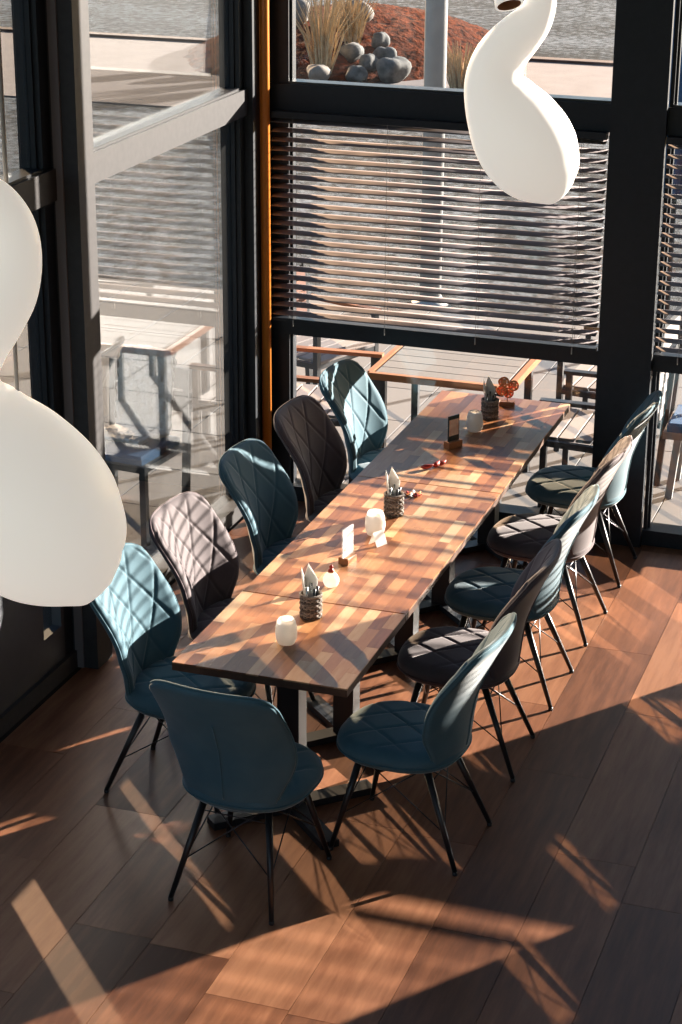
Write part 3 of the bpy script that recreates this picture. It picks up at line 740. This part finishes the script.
def fl_pt(u, v):
    s_ = (u-.5)*2; wv = .17*(1-.25*abs(2*v-1)**2)
    if v < .35: q = v/.35; x, z = .10-.28*q, .012+.010*sin(q*5)
    elif v < .75: q = (v-.35)/.4; x, z = -.18-.055*q, .012+.40*q
    else: q = (v-.75)/.25; x, z = -.235-.085*sin(q*pi/2), .412-.16*q*q+.03*sin(q*pi)
    ru = random.uniform(-1, 1)*.009
    return (x+ru*.6, s_*wv+ru, z+abs(ru)+.01*(1-s_*s_))
flm = MB(); NU, NV = 30, 60
top_ = [fl_pt(i/(NU-1), j/(NV-1)) for j in range(NV) for i in range(NU)]
flm.add(top_, [(j*NU+i, j*NU+i+1, (j+1)*NU+i+1, (j+1)*NU+i) for j in range(NV-1) for i in range(NU-1)])
fo = flm.build('pelt', FLEECE, sk, True); md = fo.modifiers.new('solid', 'SOLIDIFY'); md.thickness = .02; md.offset = 0
# closed parasols
def parasol(x, y, label):
    t = tag(empty('closed_parasol', (x, y, -.008)), label, 'parasol', 'closed blue parasols on the terrace')
    MB().tube([(0, 0, 0), (0, 0, 2.9)], .024, 12).build('pole', STEEL, t, True)
    B(-.25, .25, -.25, .25, 0, .06, .01).build('base', CONC, t)
    def cl(u, v):
        a = 2*pi*u; r_ = (.03+.15*sin(min(1, v*1.25)*pi*.62))*(1+.22*cos(8*a)); r_ *= 1 if v < .9 else 1-.1*(v-.9)*10
        return (r_*cos(a), r_*sin(a), 2.86-v*1.75)
    MB().grid(cl, 64, 30, True).build('canopy', BLUEF, t, True)
    MB().tube([(.15*cos(a), .15*sin(a), 1.75) for a in [2*pi*k/24 for k in range(24)]], .012, 6, closed=True).build('tie_band', BLUEF, t, True)
    return t
parasol(1.62, 5.25, 'unseen closed blue parasol added off to the right to shade the blind')  # out of view, added to cast a shadow band on the blind
parasol(.52, 7.5, 'closed blue parasol seen past the broad post at the right edge')
# low lounger with blue pad in right bay
t = tag(empty('terrace_bench', (1.56, 4.62, -.008), R(2)), 'low terrace bench with pale legs and a blue pad at the right edge', 'bench')
for sx in (-1, 1):
    for sy in (-1, 1): MB().bar((sx*.45, sy*.16, 0), (sx*.42, sy*.14, .36), .04, .04).build('leg', POLEW, t)
B(-.5, .5, -.2, .2, .36, .40).build('seat_board', GREYW, t); B(-.48, .48, -.19, .19, .40, .45, .012).build('pad', BLUEF, t)

# mulch bed with rocks -----------------------------------------------
def mound_h(x, y):
    dx, dy = (x+6.1)/2.2, (y-20.2)/3.0
    return max(0, 1-dx*dx-dy*dy)
def md_pt(u, v):
    x = -6.1+(u-.5)*4.8; y = 20.2+(v-.5)*6.4; h = mound_h(x, y)
    return (x, y, -.04+.60*h+(.03*random.uniform(-1, 1) if h > 0 else -.03))
tag(MB().grid(md_pt, 60, 60).build('mulch_bed', MULCH, None, True), 'mound of red-brown bark mulch beyond the lawn', 'mulch bed', kind='stuff')
def on_mound(px, py):
    # where the line of sight meets the mound or the ground
    d = fwd+rgt*((px-341)/FPX)-upv*((py-512)/FPX); k = 20.0
    while k < 40:
        p = Vector(CAM)+d*k
        if p.z <= -.04+.60*mound_h(p.x, p.y): break
        k += .02
    return p
def rock(x, y, r_, M, label, flat=.75):
    rr = random.Random(int(x*100+y*10)); mb = MB(); ph = [rr.uniform(0, 6) for _ in range(6)]
    def f(u, v):
        a = 2*pi*u; b_ = pi*v
        k = r_*(1+.16*sin(2*a+ph[0])*sin(b_)+.13*sin(3*a+ph[1]+2*b_)*sin(b_)+.10*cos(3*b_+ph[2]))
        return (k*sin(b_)*cos(a), k*sin(b_)*sin(a)*.85, k*cos(b_)*flat)
    mb.grid(f, 20, 12, True)
    z = -.02+.60*mound_h(x, y)
    return tag(mb.build('boulder', M, None, True, (x, y, z+r_*flat*.8)), label, 'boulder', 'rocks in and around the mulch bed')
for i, (px, py, r_, M, lab) in enumerate(((356, 24, .34, STONE, 'tan boulder at the top of the mulch mound'), (296, 24, .36, STONE, 'pale boulder at the left edge of the back window'),
                              (318, 84, .26, STONE, 'pale flat stone at the near foot of the mulch mound'), (380, 48, .20, STONED, 'grey rock just under the crest of the mound'),
                              (352, 62, .26, STONED, 'grey rock left of the middle of the mound'), (384, 66, .24, STONED, 'grey lichen rock in the middle of the mound'),
                              (392, 82, .34, STONED, 'large grey rock at the near foot of the mound'), (368, 72, .22, STONED, 'small grey rock between the middle and near rocks'),
                              (356, 82, .20, STONED, 'small grey rock near the sill of the window'))):
    p = on_mound(px, py)
    rock(p.x, p.y, r_*.62, M, lab)
def tuft(px, py, h, n, spread, label, zg=.2):
    p = on_mound(px, py)
    mb = MB(); rr = random.Random(px)
    for i in range(n):
        a = rr.uniform(0, 2*pi); r0 = rr.uniform(0, .12); l_ = h*rr.uniform(.6, 1); e = rr.uniform(.1, 1)*spread
        q = [(r0*cos(a), r0*sin(a), 0), ((r0+e*.4)*cos(a), (r0+e*.4)*sin(a), l_*.6), ((r0+e)*cos(a), (r0+e)*sin(a), l_)]
        mb.tube(q, [.010, .009, .003], 4)
    tag(mb.build('dry_grass_clump', STRAW, None, False, (p.x, p.y, .55*mound_h(p.x, p.y)-.03)), label, 'grass', 'dry ornamental grasses')
tuft(322, 74, 1.15, 90, .45, 'tall dry grass clump in front of the mulch mound on the left')
tuft(352, 42, .75, 80, .3, 'dry grass clump by the tan boulder on the mound')
tuft(460, 92, .6, 80, .4, 'low dry grass clump right of the pale post')
